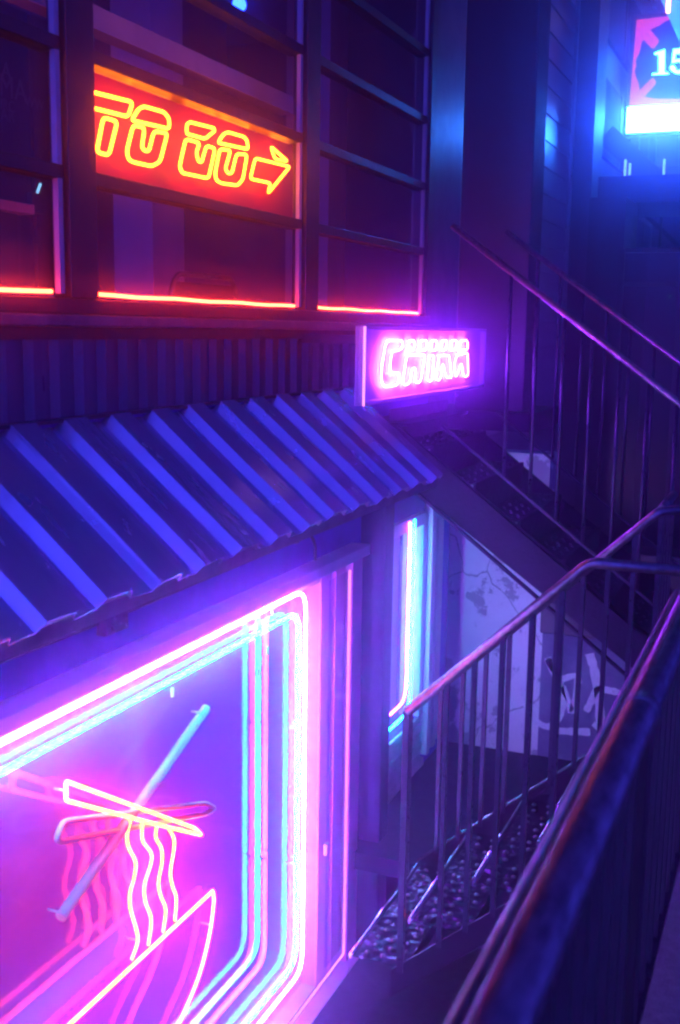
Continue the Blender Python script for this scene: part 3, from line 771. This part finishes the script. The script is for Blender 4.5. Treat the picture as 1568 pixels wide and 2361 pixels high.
def poly(pts, mat, nm, mir=False, Y=Y15, d=.004):
    w = [Z3(*p) for p in pts]; w = [Vector((2*xm-q.x if mir else q.x, Y, q.z)) for q in w]
    bm = bmesh.new(); vv = [bm.verts.new(q-ORG[K.name]) for q in w]; f = bm.faces.new(vv)
    r = bmesh.ops.extrude_face_region(bm, geom=[f]); 
    for e in r['geom']:
        if isinstance(e, bmesh.types.BMVert): e.co.y -= d
    bmesh.ops.triangulate(bm, faces=[f for f in bm.faces if len(f.verts) > 4]); bmesh.ops.recalc_face_normals(bm, faces=bm.faces)
    me = bpy.data.meshes.new(nm); bm.to_mesh(me); bm.free(); me.materials.append(MATS[mat])
    o = bpy.data.objects.new(nm, me); C.objects.link(o); o.parent = K; ORG[o.name] = ORG[K.name]
poly(redp, 'red_backlit', 'arrow_panel'); poly(redp, 'red_backlit', 'arrow_panel', True)
poly([(1115,625),(1240,585),(1235,855),(1282,860),(1282,876),(1088,886),(1088,872),(1165,858),(1165,648),(1115,642)], 'digit_white', 'digit')
five = [(1338,580),(1500,568),(1494,630),(1368,638),(1356,706)]
cxx, cyy = 1400, 785
five += [(cxx+92*math.cos(R(a)), cyy+88*math.sin(R(a))) for a in range(-110, 131, 20)]
five += [(1330,850),(1298,815),(1300,780),(1340,768),(1366,800),(1372,828)]
five += [(cxx-5+48*math.cos(R(a)), cyy-3+52*math.sin(R(a))) for a in range(80, -131, -25)]
five += [(1318,745)]
poly(five, 'digit_white', 'digit')
wb = [Z3(812, 1266), Z3(795, 1572)]
MB().box(xl-.0, xr, Y15-.006, Y15+.003, wb[1].z, wb[0].z).build('light_panel', 'panel_white', K)
for px, py in ((852,1360),(1140,1360),(1200,1350),(1300,1345),(1365,1335),(858,1480),(985,1475),(1075,1475),(1220,1460),(1330,1455)):
    q = Z3(px, py); MB().box(q.x-.004, q.x+.004, Y15-.009, Y15-.0065, q.z-.028, q.z+.028).build('mark', 'pale_panel', K)
for xx in (xl+.1, xr-.1):
    MB().box(xx-.05, xx+.05, Y15+.05, Y15+.15, .001, zb_-.021).build('post', 'print_black', K)

# ================================================================== street beyond
q = P(1380, 408, 1, 9.5); q2 = P(1380, 470, 1, 9.5)
WK = thing('footbridge', 'dark horizontal footbridge beam below the number sign', 'bridge', (0, 9.6, 0))
MB().box(q.x, 6, 9.5, 10.7, q2.z, q.z).build('deck', 'black_paint', WK)
MB().box(5.6, 6, 9.0, 9.7, 0, q2.z-.001).build('pier', 'far_wall', WK)
MB().box(q.x+.02, q.x+.3, 9.05, 9.7, 0, q2.z-.001).build('pier', 'black_paint', WK)
def zz(px, py, Y): return P(px, py, 1, Y)
FS = thing('covered_stair', 'far slanting covered stair behind the number sign', 'staircase', (-1, 13, 0))
a = zz(1405, 318, 13); b = zz(1560, 460, 13)
MB().bar(a, b+(b-a)*.6, .5, .22, (0,0,1)).build('stringer', 'black_paint', FS)
a2 = zz(1300, 240, 13.3); 
MB().bar(a+Vector((0,.3,-.45)), b+(b-a)*.6+Vector((0,.3,-.45)), .05, .05).build('lower_rail', 'dull_steel', FS)
MB().box(b.x+.6, b.x+.8, 12.9, 13.2, 0, b.z-.3).build('support', 'black_paint', FS)
# far buildings
FB = thing('office_building', 'dark glazed office block across the street behind the number sign', 'building', (3, 20, 0))
MB().box(-7.5, 8, 19, 26, 0, 24).build('wall', 'far_wall', FB)
pm = MB().box(-.55, .55, -.04, 0, -.75, .75).mesh('window', 'far_glass')
fm = MB().box(-.62, .62, -.02, 0, -.82, .82).mesh('frame', 'dull_steel')
lm = MB().box(-.5, .5, -.05, -.041, -.7, .7).mesh('lit_pane', 'far_window')
for i in range(11):
    for j in range(10):
        x = -6.5+i*1.35; z = 1.4+j*2.1
        w = inst('window', pm, FB, (x, 18.97, z)); inst('frame', fm, w, (x, 18.985, z))
        if random.random() < .28: inst('lit_pane', lm, w, (x, 18.97, z))
NB = thing('neighbour_building', 'dark blue building beyond the boarded wall with a black corner pier', 'building', (-3, 12, 0))
MB().box(-8, -2.25, 11.1, 17.5, 0, 14).build('wall', 'far_wall', NB)
MB().box(-2.25, -2.0, 11.02, 11.5, 0, 14).build('corner_pier', 'black_paint', NB)
for z in (2.4, 3.6, 4.8, 6.0, 7.2):
    f = MB().box(-2.249, -2.2, 11.8, 17.0, z, z+.8).build('window', 'far_pane', NB)
    for y in (12.6, 13.8, 15.0, 16.2): MB().box(-2.26, -2.19, y-.03, y+.03, z-.0, z+.8).build('mullion', 'black_paint', f)
PB = thing('glass_kiosk', 'tall dark glass kiosk standing on the pavement beyond the stairs', 'kiosk', (-.2, 8.5, 0))
kx0, kx1 = P(1428, 700, 1, 8.4).x, .6
for xx in (kx0, kx0+.42, kx1): MB().box(xx-.02, xx+.02, 8.40, 8.44, 0.001, 2.30).build('post', 'black_paint', PB)
for z in (.04, P(1500, 655, 1, 8.4).z, 2.29): MB().box(kx0+.021, kx0+.399, 8.405, 8.435, z-.015, z+.015).build('rail', 'black_paint', PB)
for z in (.04, P(1500, 655, 1, 8.4).z, 2.29): MB().box(kx0+.441, kx1-.021, 8.405, 8.435, z-.015, z+.015).build('rail', 'black_paint', PB)
MB().box(kx0+.021, kx0+.399, 8.415, 8.421, .06, 2.27).build('pane', 'far_glass', PB)
MB().box(kx0+.441, kx1-.021, 8.415, 8.421, .06, 2.27).build('pane', 'far_glass', PB)
MB().box(kx0+.1, kx1, 9.0, 9.05, .002, 2.3).build('back_panel', 'far_pale', PB)
q = P(1545, 683, 1, 8.9)
t = thing('lamp', 'tiny white green lamp glowing inside the glass kiosk', 'lamp', q)
MB().ball(q, .012).build('bulb', 'lamp_white', t); MB().box(q.x-.02, q.x+.02, q.y+.013, q.y+.098, q.z-.02, q.z+.02).build('mount', 'black_paint', t)
q = P(1541, 12, 1, 12)
t = thing('lantern', 'small warm lantern hanging high above the number sign', 'lamp', q)
MB().tube([q+Vector((0,0,-.07)), q+Vector((0,0,.1))], .02, seg=8).build('bulb', 'lamp_warm', t)
MB().box(q.x-.1, q.x+.1, 11.9, 19, q.z+.11, q.z+.16).build('arm', 'black_paint', t)
for px, py, d, lb in ((1441, 395, .12, 'longest of the slim bluish light tubes above the footbridge'), (1452, 390, .06, 'shortest of the slim bluish light tubes above the footbridge'), (1531, 385, .08, 'slim bluish light tube standing apart from two others above the footbridge')):
    q = P(px, py, 1, 12.4)
    t = thing('light_tube', lb, 'lamp', q, 'slim light tubes above the footbridge')
    MB().tube([q+Vector((0,0,-d)), q+Vector((0,0,d))], .012, seg=8).build('tube', 'lamp_white', t)
    MB().box(q.x-.012, q.x+.012, 12.42, 12.45, 0, q.z+d).build('post', 'black_paint', t)
q = P(1475, 352, 1, 17)
# ================================================================== haze
hm, t = newmat('bloom_haze_air')  # air volume added so bright lights get a mist-filter bloom
pvn = t.nodes.new('ShaderNodeVolumePrincipled'); o_ = t.nodes.new('ShaderNodeOutputMaterial')
pvn.inputs['Color'].default_value = (.72, .42, 1.0, 1); pvn.inputs['Density'].default_value = BLOOM_HAZE; pvn.inputs['Anisotropy'].default_value = BLOOM_HAZE_G
t.links.new(pvn.outputs[0], o_.inputs['Volume'])
h = MB().box(-70, 20, -8, 100, -3.6, 26).build('bloom_haze', 'bloom_haze_air'); h['kind'] = 'stuff'
